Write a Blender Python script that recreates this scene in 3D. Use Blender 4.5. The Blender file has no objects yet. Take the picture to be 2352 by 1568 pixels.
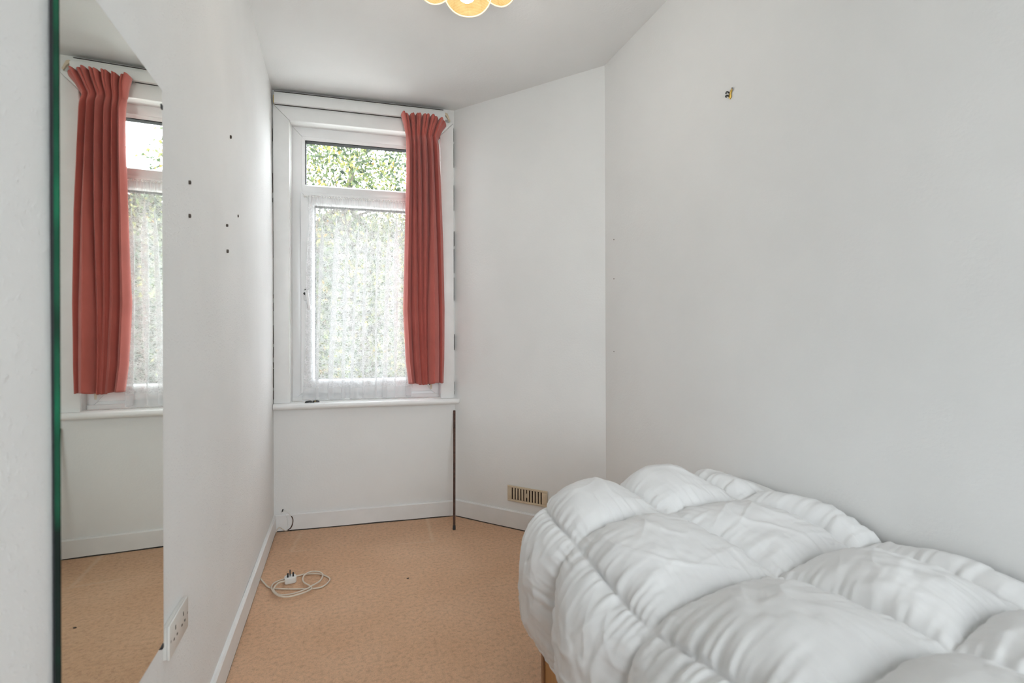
import bpy, bmesh, math, random
import numpy as np
from mathutils import Vector, Matrix

random.seed(7); np.random.seed(7)
scene = bpy.context.scene
col = scene.collection
PI = math.pi

# ------------------------------------------------------------------ camera
F_PX = 1158.0
YAW = math.atan((1176 - 780) / F_PX)
cd = bpy.data.cameras.new('camera')
cd.sensor_width = 36.0
cd.lens = F_PX / 2352 * 36.0
cd.clip_start = 0.02
cd.dof.use_dof = True; cd.dof.focus_distance = 2.8; cd.dof.aperture_fstop = 4.0
cam = bpy.data.objects.new('camera', cd)
col.objects.link(cam)
cam.matrix_world = (Matrix.Translation((0, 0, 1.06)) @ Matrix.Rotation(-YAW, 4, 'Z')
                    @ Matrix.Rotation(PI / 2, 4, 'X') @ Matrix.Rotation(-0.003, 4, 'Z'))
scene.camera = cam

# ------------------------------------------------------------------ world, exposure
SKY_STRENGTH = 6.4
LAMP_POWER = 2.4
w = bpy.data.worlds.new('sky'); scene.world = w; w.use_nodes = True
wn = w.node_tree.nodes; wl = w.node_tree.links
bg = wn['Background']
bg.inputs['Color'].default_value = (0.90, 0.955, 1.0, 1)
bg.inputs['Strength'].default_value = SKY_STRENGTH
vs = scene.view_settings
vs.view_transform = 'Standard'; vs.look = 'None'; vs.gamma = 1.0; vs.use_curve_mapping = False
vs.exposure = 0.92
scene.cycles.diffuse_bounces = 5
scene.cycles.max_bounces = 8
scene.cycles.transparent_max_bounces = 12
scene.cycles.use_adaptive_sampling = True
scene.cycles.adaptive_threshold = 0.12
scene.cycles.adaptive_min_samples = 18
scene.cycles.caustics_reflective = False
scene.cycles.caustics_refractive = False
scene.cycles.sample_clamp_indirect = 8.0

# ------------------------------------------------------------------ room plan (metres)
CEIL = 2.47
C1 = Vector((-0.35, 3.10, 0)); C2 = Vector((0.665, 3.025, 0)); C3 = Vector((1.287, 2.285, 0))
XL, XR, YB = -0.35, 1.287, -1.25

class Frame:
    """wall frame: u along the wall, w out of the wall into the room, z up"""
    def __init__(s, A, B):
        s.A = A; s.L = (B - A).length; s.e = (B - A).normalized(); s.n = Vector((s.e.y, -s.e.x, 0))
    def __call__(s, u, w, z):
        p = s.A + s.e * u + s.n * w
        return Vector((p.x, p.y, z))
WIN = Frame(C1, C2)          # window wall
ANG = Frame(C2, C3)          # splayed wall
RGT = Frame(C3, Vector((XR, YB, 0)))
LFT = Frame(Vector((XL, YB, 0)), C1)   # u runs from the back of the room to the window
def LU(y): return y - YB

# window light portals (sampling aid only, they give off no light of their own)
BW = (0.00, 1.10, 0.45, 2.20)           # unseen fill window added behind the camera: x0,x1,z0,z1 in the back wall
def portal(c, xax, zax, sx, sy):
    ld = bpy.data.lights.new('window_portal', 'AREA'); ld.shape = 'RECTANGLE'; ld.size = sx; ld.size_y = sy
    ld.cycles.is_portal = True
    lo = bpy.data.objects.new('window_portal', ld); col.objects.link(lo)
    yax = zax.cross(xax)
    lo.matrix_world = Matrix.Translation(c) @ Matrix(((xax.x, yax.x, zax.x), (xax.y, yax.y, zax.y), (xax.z, yax.z, zax.z))).to_4x4()
portal(WIN(0.509, -0.19, 1.52), -WIN.e, -WIN.n, 0.84, 1.57)        # local -Z looks into the room
portal(Vector(((BW[0] + BW[1]) / 2, YB - 0.2, (BW[2] + BW[3]) / 2)), Vector((1, 0, 0)), Vector((0, -1, 0)), BW[1] - BW[0], BW[3] - BW[2])

# ------------------------------------------------------------------ material helpers
def nt(name):
    m = bpy.data.materials.new(name); m.use_nodes = True
    t = m.node_tree
    for n in list(t.nodes): t.nodes.remove(n)
    out = t.nodes.new('ShaderNodeOutputMaterial')
    return m, t, out
def N(t, typ, **kw):
    n = t.nodes.new(typ)
    for k, v in kw.items():
        if k in n.inputs: n.inputs[k].default_value = v
        else: setattr(n, k, v)
    return n
def coords(t, kind='Object'):
    return N(t, 'ShaderNodeTexCoord').outputs[kind]
def noise(t, vec, scale, detail=3, rough=0.55, dist=0.0):
    n = N(t, 'ShaderNodeTexNoise'); n.inputs['Scale'].default_value = scale
    n.inputs['Detail'].default_value = detail; n.inputs['Roughness'].default_value = rough
    n.inputs['Distortion'].default_value = dist
    t.links.new(vec, n.inputs['Vector']); return n.outputs['Fac']
def ramp(t, fac, stops):
    n = N(t, 'ShaderNodeValToRGB'); cr = n.color_ramp
    while len(cr.elements) < len(stops): cr.elements.new(0.5)
    for e, (p, cc) in zip(cr.elements, stops):
        e.position = p; e.color = (cc, cc, cc, 1) if isinstance(cc, (int, float)) else (*cc, 1)
    t.links.new(fac, n.inputs['Fac']); return n.outputs['Color']
def math_(t, op, a, b=None, c=None, clamp=False):
    n = N(t, 'ShaderNodeMath'); n.operation = op; n.use_clamp = clamp
    for i, v in enumerate((a, b, c)):
        if v is None: continue
        if isinstance(v, (int, float)): n.inputs[i].default_value = v
        else: t.links.new(v, n.inputs[i])
    return n.outputs[0]
def mixc(t, fac, a, b, blend='MIX'):
    n = N(t, 'ShaderNodeMix'); n.data_type = 'RGBA'; n.blend_type = blend
    for sock, v in ((n.inputs[0], fac), (n.inputs[6], a), (n.inputs[7], b)):
        if isinstance(v, (int, float)): sock.default_value = v
        elif isinstance(v, tuple): sock.default_value = (*v, 1)
        else: t.links.new(v, sock)
    return n.outputs[2]
def bump(t, h, strength, dist):
    n = N(t, 'ShaderNodeBump'); n.inputs['Strength'].default_value = strength; n.inputs['Distance'].default_value = dist
    t.links.new(h, n.inputs['Height']); return n.outputs['Normal']
def principled(t, out, color, rough=0.5, normal=None, metallic=0.0, spec=0.5, **kw):
    p = N(t, 'ShaderNodeBsdfPrincipled')
    if isinstance(color, tuple): p.inputs['Base Color'].default_value = (*color, 1)
    else: t.links.new(color, p.inputs['Base Color'])
    if isinstance(rough, (int, float)): p.inputs['Roughness'].default_value = rough
    else: t.links.new(rough, p.inputs['Roughness'])
    p.inputs['Metallic'].default_value = metallic
    p.inputs['Specular IOR Level'].default_value = spec
    for k, v in kw.items(): p.inputs[k].default_value = v
    if normal is not None: t.links.new(normal, p.inputs['Normal'])
    if out is not None: t.links.new(p.outputs[0], out.inputs['Surface'])
    return p
def simple(name, color, rough=0.5, metallic=0.0, spec=0.5, var=0.05, scale=30, bstr=0.0, bdist=0.001, **kw):
    m, t, out = nt(name)
    v = coords(t)
    f = noise(t, v, scale, 3)
    lo_ = tuple(max(0, x * (1 - var)) for x in color); hi = tuple(min(1, x * (1 + var)) for x in color)
    cc = ramp(t, f, [(0.3, lo_), (0.7, hi)])
    nrm = bump(t, noise(t, v, scale * 4, 2), bstr, bdist) if bstr else None
    principled(t, out, cc, rough, nrm, metallic, spec, **kw)
    return m

M = {}
def wall_mat(name, base, fleck=0.35, dirt=0.05):
    m, t, out = nt(name); v = coords(t)
    big = noise(t, v, 1.7, 3, 0.6)
    colr = ramp(t, big, [(0.3, tuple(x * (1 - dirt) for x in base)), (0.65, base)])
    # fine stippled lining paper under emulsion paint
    h = noise(t, v, 95, 2, 0.65)
    if fleck > 0.5:
        h = math_(t, 'ADD', h, ramp(t, noise(t, v, 150, 1, 0.5), [(0.60, 0.0), (0.70, -0.0 + fleck * 1.6)]))
    h = math_(t, 'ADD', h, math_(t, 'MULTIPLY', noise(t, v, 9, 1), 1.5))
    principled(t, out, colr, 0.85, bump(t, h, 0.5, 0.0009 if fleck > 0.5 else 0.0012), spec=0.25)
    return m
M['wall'] = wall_mat('white_emulsion', (0.80, 0.80, 0.79), 0.3)
M['wall_left'] = wall_mat('white_emulsion_stippled', (0.80, 0.80, 0.79), 0.9, 0.06)
M['ceiling'] = wall_mat('ceiling_white', (0.80, 0.80, 0.795), 0.1, 0.04)
M['gloss'] = simple('white_gloss_paint', (0.80, 0.80, 0.79), 0.38, var=0.03, scale=9, bstr=0.12, bdist=0.002)
M['skirt'] = simple('white_skirting_paint', (0.78, 0.78, 0.775), 0.45, var=0.04, scale=7, bstr=0.15, bdist=0.002)
M['upvc'] = simple('white_upvc', (0.83, 0.83, 0.83), 0.28, var=0.015, scale=5)
M['black'] = simple('black_rubber_and_shade', (0.015, 0.016, 0.018), 0.5, var=0.2)
M['spacer'] = simple('dark_glazing_spacer', (0.012, 0.012, 0.014), 0.6, spec=0.2, var=0.2)
M['grime_shade'] = simple('dark_grime_and_shade', (0.06, 0.052, 0.045), 0.9, var=0.4, scale=60)  # dirt in the casing cracks, painted shade on rail and skirting
M['rust'] = simple('rusted_brown_steel', (0.085, 0.040, 0.027), 0.6, 0.2, var=0.45, scale=70, bstr=0.4, bdist=0.0006)
M['cream'] = simple('aged_cream_plastic', (0.62, 0.52, 0.38), 0.45, var=0.08, scale=25)
M['void'] = simple('dusty_vent_shadow', (0.07, 0.05, 0.035), 0.95, var=0.5, scale=160)
M['plastic'] = simple('white_plastic', (0.74, 0.73, 0.70), 0.3, var=0.03)
M['socket'] = simple('off_white_socket', (0.66, 0.65, 0.62), 0.32, var=0.03)
M['cord'] = simple('off_white_flex', (0.66, 0.58, 0.48), 0.45, var=0.06, scale=20)
M['brass'] = simple('worn_brass', (0.62, 0.42, 0.10), 0.35, 0.85, var=0.25, scale=300)
M['steel'] = simple('dull_steel', (0.32, 0.32, 0.33), 0.4, 0.9, var=0.2, scale=200)
M['pencil'] = simple('cream_tip', (0.62, 0.55, 0.42), 0.5)
M['hole'] = simple('dark_plug_hole', (0.075, 0.060, 0.048), 0.9, var=0.4, scale=200)

def carpet_mat():
    m, t, out = nt('tan_carpet_pile'); v = coords(t)
    n1 = noise(t, v, 2.2, 4, 0.6); n2 = noise(t, v, 62, 4, 0.75); n3 = noise(t, v, 420, 2, 0.6)
    c1 = ramp(t, n1, [(0.3, (0.73, 0.44, 0.265)), (0.7, (0.81, 0.52, 0.335))])
    c2 = mixc(t, 0.75, c1, ramp(t, n2, [(0.25, (0.55, 0.5, 0.48)), (0.5, (0.95, 0.95, 0.95)), (0.75, (1.15, 1.12, 1.1))]), 'MULTIPLY')
    c3 = mixc(t, 0.6, c2, ramp(t, n3, [(0.2, (0.55, 0.55, 0.55)), (0.8, (1.3, 1.3, 1.3))]), 'MULTIPLY')
    # pale pressure marks left in the pile by furniture that stood under the window
    sep = N(t, 'ShaderNodeSeparateXYZ'); t.links.new(v, sep.inputs[0])
    wob = math_(t, 'MULTIPLY', math_(t, 'SUBTRACT', noise(t, v, 14, 2), 0.5), 0.022)
    X = math_(t, 'ADD', sep.outputs[0], wob); Y = math_(t, 'ADD', sep.outputs[1], wob)
    def mark(ax, ay, bx, by, hw, amt):
        dx, dy = bx - ax, by - ay; L = math.hypot(dx, dy)
        # along
        al = math_(t, 'ADD', math_(t, 'MULTIPLY', math_(t, 'SUBTRACT', X, ax), dx / L), math_(t, 'MULTIPLY', math_(t, 'SUBTRACT', Y, ay), dy / L))
        ac = math_(t, 'ADD', math_(t, 'MULTIPLY', math_(t, 'SUBTRACT', X, ax), -dy / L), math_(t, 'MULTIPLY', math_(t, 'SUBTRACT', Y, ay), dx / L))
        a1 = math_(t, 'SUBTRACT', 1.0, math_(t, 'DIVIDE', math_(t, 'ABSOLUTE', ac), hw), clamp=True)
        e1 = math_(t, 'MULTIPLY', al, 30.0, clamp=True)
        e2 = math_(t, 'MULTIPLY', math_(t, 'SUBTRACT', L, al), 30.0, clamp=True)
        return math_(t, 'MULTIPLY', math_(t, 'MULTIPLY', a1, amt), math_(t, 'MULTIPLY', e1, e2))
    k = mark(-0.205, 3.05, -0.238, 2.75, 0.017, 0.42)
    for a in ((-0.25, 2.775, -0.12, 2.77, 0.012, 0.35), (0.495, 3.05, 0.465, 2.66, 0.016, 0.5), (0.50, 2.66, 0.27, 2.70, 0.016, 0.35)):
        k = math_(t, 'MAXIMUM', k, mark(*a))
    c4 = mixc(t, k, c3, (0.80, 0.60, 0.42))
    h = math_(t, 'ADD', n3, math_(t, 'MULTIPLY', n2, 1.2))
    p = principled(t, out, c4, 0.95, bump(t, h, 0.8, 0.004), spec=0.1)
    p.inputs['Sheen Weight'].default_value = 0.15
    return m
M['carpet'] = carpet_mat()

def fabric_mat(name, base, trans=0.15, weave=900, sheen=0.2, var=0.1, rough=0.9, wr=0.0):
    m, t, out = nt(name); v = coords(t)
    f = noise(t, v, 6, 4, 0.6)
    colr = ramp(t, f, [(0.3, tuple(x * (1 - var) for x in base)), (0.7, tuple(min(1, x * (1 + var)) for x in base))])
    h = noise(t, v, weave, 2)
    if wr:
        h = math_(t, 'ADD', math_(t, 'MULTIPLY', h, 0.3), math_(t, 'MULTIPLY', noise(t, v, 24, 4, 0.6, 0.6), wr))
    p = principled(t, None, colr, rough, bump(t, h, 0.35, 0.0012 if wr else 0.0006), spec=0.2)
    p.inputs['Sheen Weight'].default_value = sheen
    tr = N(t, 'ShaderNodeBsdfTranslucent'); t.links.new(colr, tr.inputs['Color'])
    mx = N(t, 'ShaderNodeMixShader'); mx.inputs[0].default_value = trans
    t.links.new(p.outputs[0], mx.inputs[1]); t.links.new(tr.outputs[0], mx.inputs[2])
    t.links.new(mx.outputs[0], out.inputs['Surface'])
    return m
M['curtain'] = fabric_mat('salmon_curtain_cotton', (0.52, 0.130, 0.105), 0.06, 700, 0.25, 0.08)
M['tape'] = fabric_mat('curtain_heading_tape', (0.52, 0.30, 0.22), 0.2, 700, 0.2)
M['duvet'] = fabric_mat('white_cotton_duvet', (0.78, 0.78, 0.778), 0.05, 1400, 0.1, 0.012, 0.9, 1.0)
M['wood'] = None
def wood_mat(name, a, b):
    m, t, out = nt(name); v = coords(t)
    mp = N(t, 'ShaderNodeMapping'); mp.inputs['Scale'].default_value = (9, 9, 1.2); t.links.new(v, mp.inputs[0])
    f = noise(t, mp.outputs[0], 6, 5, 0.6, 0.8)
    principled(t, out, ramp(t, f, [(0.3, a), (0.7, b)]), 0.5, bump(t, f, 0.15, 0.001))
    return m
M['wood'] = wood_mat('tan_wood_veneer', (0.42, 0.21, 0.075), (0.52, 0.28, 0.105))
M['chip'] = wood_mat('chipped_board_edge', (0.10, 0.045, 0.022), (0.46, 0.25, 0.13))

def mirror_mat():
    m, t, out = nt('silvered_glass'); v = coords(t)
    f = noise(t, v, 3, 2)
    principled(t, out, ramp(t, f, [(0.3, (0.80, 0.82, 0.77)), (0.7, (0.82, 0.84, 0.79))]), 0.015, None, 1.0)
    return m
M['mirror'] = mirror_mat()
def edge_mat():
    m, t, out = nt('green_glass_edge'); v = coords(t)
    mp = N(t, 'ShaderNodeMapping'); mp.inputs['Scale'].default_value = (1, 1, 4.5); t.links.new(v, mp.inputs[0])
    f = noise(t, mp.outputs[0], 1.0, 2, 0.6)
    principled(t, out, ramp(t, f, [(0.44, (0.002, 0.010, 0.007)), (0.62, (0.004, 0.13, 0.06))]), 0.15, spec=0.4)  # black to green variation stands in for reflections along the edge
    return m
M['glass_edge'] = edge_mat()

def pane_mat():
    m, t, out = nt('clear_window_glass'); v = coords(t)
    tr = N(t, 'ShaderNodeBsdfTransparent'); gl = N(t, 'ShaderNodeBsdfGlossy'); gl.inputs['Roughness'].default_value = 0.01
    tr.inputs['Color'].default_value = (0.97, 0.985, 0.98, 1)
    fr = N(t, 'ShaderNodeFresnel'); fr.inputs['IOR'].default_value = 1.45
    dust = math_(t, 'MULTIPLY', noise(t, v, 4, 3), 0.02)
    mx = N(t, 'ShaderNodeMixShader'); t.links.new(math_(t, 'ADD', fr.outputs[0], dust), mx.inputs[0])
    t.links.new(tr.outputs[0], mx.inputs[1]); t.links.new(gl.outputs[0], mx.inputs[2])
    t.links.new(mx.outputs[0], out.inputs['Surface'])
    return m
M['pane'] = pane_mat()

def lace_mat(name, sheer=False):
    m, t, out = nt(name)
    uv = N(t, 'ShaderNodeUVMap').outputs[0]       # metres on the flat cloth
    sep = N(t, 'ShaderNodeSeparateXYZ'); t.links.new(uv, sep.inputs[0])
    U, V = sep.outputs[0], sep.outputs[1]
    mesh = math_(t, 'MULTIPLY', math_(t, 'MULTIPLY', math_(t, 'SINE', math_(t, 'MULTIPLY', U, 2600.0)), math_(t, 'SINE', math_(t, 'MULTIPLY', V, 2600.0))), 0.08)
    if sheer:
        a = math_(t, 'ADD', 0.33, mesh)
    else:
        # repeat: rows of scallops and flower sprigs 11 cm apart
        P = 0.062; Q = 0.044
        row = math_(t, 'FLOOR', math_(t, 'DIVIDE', V, Q))
        uu = math_(t, 'SUBTRACT', math_(t, 'FRACT', math_(t, 'ADD', math_(t, 'DIVIDE', U, P), math_(t, 'MULTIPLY', row, 0.5))), 0.5)
        vv = math_(t, 'SUBTRACT', math_(t, 'FRACT', math_(t, 'DIVIDE', V, Q)), 0.5)
        rr = math_(t, 'SQRT', math_(t, 'ADD', math_(t, 'POWER', math_(t, 'ABSOLUTE', math_(t, 'MULTIPLY', uu, P)), 2.0), math_(t, 'POWER', math_(t, 'ABSOLUTE', math_(t, 'MULTIPLY', vv, Q)), 2.0)))
        an = math_(t, 'ARCTAN2', math_(t, 'MULTIPLY', vv, Q), math_(t, 'MULTIPLY', uu, P))
        pet = math_(t, 'ADD', 0.011, math_(t, 'MULTIPLY', math_(t, 'SINE', math_(t, 'MULTIPLY', an, 6.0)), 0.004))
        flower = math_(t, 'LESS_THAN', rr, pet)
        eye = math_(t, 'LESS_THAN', rr, 0.004)
        flower = math_(t, 'SUBTRACT', flower, eye, clamp=True)
        scl = math_(t, 'ABSOLUTE', math_(t, 'SUBTRACT', math_(t, 'ADD', vv, math_(t, 'MULTIPLY', math_(t, 'ABSOLUTE', math_(t, 'SINE', math_(t, 'MULTIPLY', U, PI / P * 2))), 0.35)), -0.12))
        scal = math_(t, 'LESS_THAN', scl, 0.075)
        vo = N(t, 'ShaderNodeTexVoronoi'); vo.inputs['Scale'].default_value = 190; t.links.new(uv, vo.inputs['Vector'])
        dots = math_(t, 'LESS_THAN', vo.outputs['Distance'], 0.34)
        nz = ramp(t, noise(t, uv, 90, 3, 0.6, 1.5), [(0.47, 0.0), (0.52, 1.0)])
        pat = math_(t, 'MAXIMUM', flower, math_(t, 'MAXIMUM', math_(t, 'MULTIPLY', scal, 0.45), math_(t, 'MULTIPLY', nz, 0.85)))
        pat = math_(t, 'MAXIMUM', pat, math_(t, 'MULTIPLY', dots, 0.45))
        a = math_(t, 'ADD', math_(t, 'ADD', 0.27, mesh), math_(t, 'MULTIPLY', pat, 0.40))
    df = N(t, 'ShaderNodeBsdfDiffuse'); df.inputs['Color'].default_value = (0.86, 0.86, 0.87, 1)
    tl = N(t, 'ShaderNodeBsdfTranslucent'); tl.inputs['Color'].default_value = (0.86, 0.86, 0.87, 1)
    mx1 = N(t, 'ShaderNodeMixShader'); mx1.inputs[0].default_value = 0.10
    t.links.new(df.outputs[0], mx1.inputs[1]); t.links.new(tl.outputs[0], mx1.inputs[2])
    tr = N(t, 'ShaderNodeBsdfTransparent')
    mx = N(t, 'ShaderNodeMixShader'); t.links.new(a, mx.inputs[0])
    t.links.new(tr.outputs[0], mx.inputs[1]); t.links.new(mx1.outputs[0], mx.inputs[2])
    t.links.new(mx.outputs[0], out.inputs['Surface'])
    return m
M['lace'] = lace_mat('white_lace_net'); M['sheer'] = lace_mat('white_sheer_net', True)

def leaf_mat():
    m, t, out = nt('autumn_green_leaves')
    g = N(t, 'ShaderNodeNewGeometry')
    clus = noise(t, coords(t), 2.6, 2, 0.6)  # paints sunlit and shaded clumps into the leaf colour
    fac = math_(t, 'ADD', math_(t, 'MULTIPLY', g.outputs['Random Per Island'], 0.6), math_(t, 'MULTIPLY', math_(t, 'SUBTRACT', clus, 0.40), 2.0))
    cc = ramp(t, fac, [(0.0, (0.02, 0.03, 0.022)), (0.3, (0.05, 0.075, 0.04)), (0.62, (0.12, 0.15, 0.06)), (0.88, (0.30, 0.27, 0.07)), (1.0, (0.33, 0.18, 0.04))])
    df = principled(t, None, cc, 0.45, spec=0.4)
    tl = N(t, 'ShaderNodeBsdfTranslucent'); t.links.new(cc, tl.inputs['Color'])
    mx = N(t, 'ShaderNodeMixShader'); mx.inputs[0].default_value = 0.45
    t.links.new(df.outputs[0], mx.inputs[1]); t.links.new(tl.outputs[0], mx.inputs[2])
    t.links.new(mx.outputs[0], out.inputs['Surface'])
    return m
M['leaf'] = leaf_mat()
M['leaf_dark'] = simple('dark_hedge_leaves', (0.035, 0.055, 0.028), 0.6, var=0.5, scale=3)
M['bark'] = simple('grey_brown_bark', (0.09, 0.075, 0.06), 0.9, var=0.35, scale=12, bstr=0.6, bdist=0.02)
M['bounce_ground'] = simple('pale_bounce_ground', (0.50, 0.49, 0.46), 0.9, var=0.12, scale=3, bstr=0.3, bdist=0.01)  # unseen ground, coloured pale to bounce daylight onto the ceiling
M['brick'] = simple('outer_brickwork', (0.22, 0.11, 0.075), 0.9, var=0.25, scale=10)

def bamboo_mat():
    m, t, out = nt('woven_bamboo_slats')
    uv = N(t, 'ShaderNodeUVMap').outputs[0]
    sep = N(t, 'ShaderNodeSeparateXYZ'); t.links.new(uv, sep.inputs[0])
    st = math_(t, 'FRACT', math_(t, 'MULTIPLY', sep.outputs[1], 260.0))
    line = math_(t, 'LESS_THAN', st, 0.16)
    stitch = math_(t, 'MULTIPLY', math_(t, 'LESS_THAN', math_(t, 'FRACT', math_(t, 'MULTIPLY', sep.outputs[0], 25.0)), 0.035), math_(t, 'LESS_THAN', st, 0.5))
    n = noise(t, uv, 40, 3)
    c0 = ramp(t, n, [(0.3, (0.44, 0.31, 0.13)), (0.7, (0.50, 0.38, 0.19))])
    c1 = mixc(t, math_(t, 'MULTIPLY', math_(t, 'MAXIMUM', line, stitch), 0.55), c0, (0.20, 0.11, 0.03))
    df = N(t, 'ShaderNodeBsdfDiffuse'); t.links.new(c1, df.inputs['Color'])
    tl = N(t, 'ShaderNodeBsdfTranslucent'); t.links.new(c1, tl.inputs['Color'])
    mx = N(t, 'ShaderNodeMixShader'); mx.inputs[0].default_value = 0.35
    t.links.new(df.outputs[0], mx.inputs[1]); t.links.new(tl.outputs[0], mx.inputs[2])
    t.links.new(mx.outputs[0], out.inputs['Surface'])
    return m
M['bamboo'] = bamboo_mat()
M['rim'] = simple('cream_bound_rim', (0.50, 0.43, 0.30), 0.6)
def bulb_mat():
    m, t, out = nt('lit_bulb_glass')
    e = N(t, 'ShaderNodeEmission'); e.inputs['Color'].default_value = (1, 0.93, 0.82, 1); e.inputs['Strength'].default_value = 4
    t.links.new(e.outputs[0], out.inputs['Surface']); return m
M['bulb'] = bulb_mat()

# ------------------------------------------------------------------ mesh helpers
ROOT = {}
def origin(o):
    return ROOT.get(o.name, Vector((0, 0, 0))) if o is not None else Vector((0, 0, 0))
def tag(o, label=None, cat=None, group=None, kind=None):
    if label: o['label'] = label
    if cat: o['category'] = cat
    if group: o['group'] = group
    if kind: o['kind'] = kind
    return o
def thing(name, loc, label=None, cat=None, group=None, kind=None):
    o = bpy.data.objects.new(name, None); o.empty_display_size = 0.05
    col.objects.link(o); o.location = loc; ROOT[o.name] = Vector(loc)
    return tag(o, label, cat, group, kind)
def mesh(name, verts, faces, mat, parent=None, smooth=False, uvs=None, loc=None):
    """world coordinates in; parts share their root's origin"""
    off = origin(parent) if parent is not None else Vector(loc or (0, 0, 0))
    me = bpy.data.meshes.new(name)
    me.from_pydata([tuple(Vector(v) - off) for v in verts], [], faces)
    if uvs is not None:
        ul = me.uv_layers.new(name='UVMap')
        li = np.zeros(len(me.loops), dtype=np.int32); me.loops.foreach_get('vertex_index', li)
        ul.data.foreach_set('uv', np.asarray(uvs, dtype=np.float32)[li].ravel())
    me.materials.append(mat if not isinstance(mat, str) else M[mat])
    if smooth: me.polygons.foreach_set('use_smooth', [True] * len(me.polygons))
    me.update()
    o = bpy.data.objects.new(name, me); col.objects.link(o)
    if parent is not None:
        o.parent = parent; ROOT[o.name] = off
    else:
        o.location = off; ROOT[o.name] = off
    return o
class MB:
    def __init__(s): s.v = []; s.f = []
    def add(s, v, f):
        k = len(s.v); s.v += [Vector(p) for p in v]; s.f += [tuple(i + k for i in q) for q in f]; return s
    def hexa(s, p):      # 8 corners: bottom ring 0-3, top ring 4-7
        return s.add(p, [(3, 2, 1, 0), (4, 5, 6, 7), (0, 1, 5, 4), (1, 2, 6, 5), (2, 3, 7, 6), (3, 0, 4, 7)])
    def fbox(s, fr, u0, u1, w0, w1, z0, z1):
        return s.hexa([fr(u0, w0, z0), fr(u1, w0, z0), fr(u1, w1, z0), fr(u0, w1, z0), fr(u0, w0, z1), fr(u1, w0, z1), fr(u1, w1, z1), fr(u0, w1, z1)])
    def box(s, x0, x1, y0, y1, z0, z1):
        return s.hexa([(x0, y0, z0), (x1, y0, z0), (x1, y1, z0), (x0, y1, z0), (x0, y0, z1), (x1, y0, z1), (x1, y1, z1), (x0, y1, z1)])
    def prism(s, poly, fn, a, b):     # poly of 2-tuples, fn(p, depth)
        n = len(poly); v = [fn(p, a) for p in poly] + [fn(p, b) for p in poly]
        f = [tuple(range(n))[::-1], tuple(range(n, 2 * n))] + [(i, (i + 1) % n, n + (i + 1) % n, n + i) for i in range(n)]
        return s.add(v, f)
    def tube(s, pts, r, n=10, cap=True):
        pts = [Vector(p) for p in pts]; m = len(pts); rr = r if isinstance(r, (list, tuple)) else [r] * m
        up = Vector((0.13, 0.27, 1)).normalized(); v = []; prev = None
        for i, p in enumerate(pts):
            tdir = (pts[min(i + 1, m - 1)] - pts[max(i - 1, 0)]).normalized()
            a = tdir.cross(up if prev is None else prev)
            if prev is None:
                if a.length < 1e-4: a = tdir.cross(Vector((1, 0, 0)))
                a.normalize(); b = tdir.cross(a)
            else:
                b = (prev - tdir * prev.dot(tdir)).normalized(); a = b.cross(tdir).normalized()
                b = tdir.cross(a) * 1.0
            prev = b
            for k in range(n):
                q = 2 * PI * k / n; v.append(p + (a * math.cos(q) + b * math.sin(q)) * rr[i])
        f = [(i * n + k, i * n + (k + 1) % n, (i + 1) * n + (k + 1) % n, (i + 1) * n + k) for i in range(m - 1) for k in range(n)]
        if cap: f += [tuple(range(n))[::-1], tuple(range((m - 1) * n, m * n))]
        return s.add(v, f)
    def lathe(s, base, prof, n=24, axis=Vector((0, 0, 1))):
        axis = axis.normalized(); a = axis.orthogonal().normalized(); b = axis.cross(a); base = Vector(base); v = []
        for r, h in prof:
            for k in range(n):
                q = 2 * PI * k / n; v.append(base + axis * h + (a * math.cos(q) + b * math.sin(q)) * max(r, 1e-5))
        m = len(prof)
        f = [(i * n + k, i * n + (k + 1) % n, (i + 1) * n + (k + 1) % n, (i + 1) * n + k) for i in range(m - 1) for k in range(n)]
        f += [tuple(range(n))[::-1], tuple(range((m - 1) * n, m * n))]
        return s.add(v, f)
    def build(s, name, mat, parent=None, bevel=0.0, smooth=False, seg=2, loc=None, angle=35):
        o = mesh(name, s.v, s.f, mat, parent, smooth, loc=loc)
        bm = bmesh.new(); bm.from_mesh(o.data); bmesh.ops.recalc_face_normals(bm, faces=bm.faces)
        if bevel:
            es = [e for e in bm.edges if len(e.link_faces) == 2 and e.calc_face_angle(0) > math.radians(angle)]
            bmesh.ops.bevel(bm, geom=es, offset=bevel, segments=seg, affect='EDGES', profile=0.5, clamp_overlap=True)
        bm.to_mesh(o.data); bm.free()
        if bevel or smooth:
            o.data.polygons.foreach_set('use_smooth', [True] * len(o.data.polygons))
            try: o.data.set_sharp_from_angle(angle=math.radians(40))
            except Exception: pass
        return o
def catmull(P, k=8):
    P = [Vector(p) for p in P]; out = []
    Q = [P[0] * 2 - P[1]] + P + [P[-1] * 2 - P[-2]]
    for i in range(1, len(Q) - 2):
        a, b, c_, d = Q[i - 1], Q[i], Q[i + 1], Q[i + 2]
        for j in range(k):
            t_ = j / k
            out.append(0.5 * ((2 * b) + (c_ - a) * t_ + (2 * a - 5 * b + 4 * c_ - d) * t_ ** 2 + (3 * b - a - 3 * c_ + d) * t_ ** 3))
    out.append(P[-1]); return out
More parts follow.
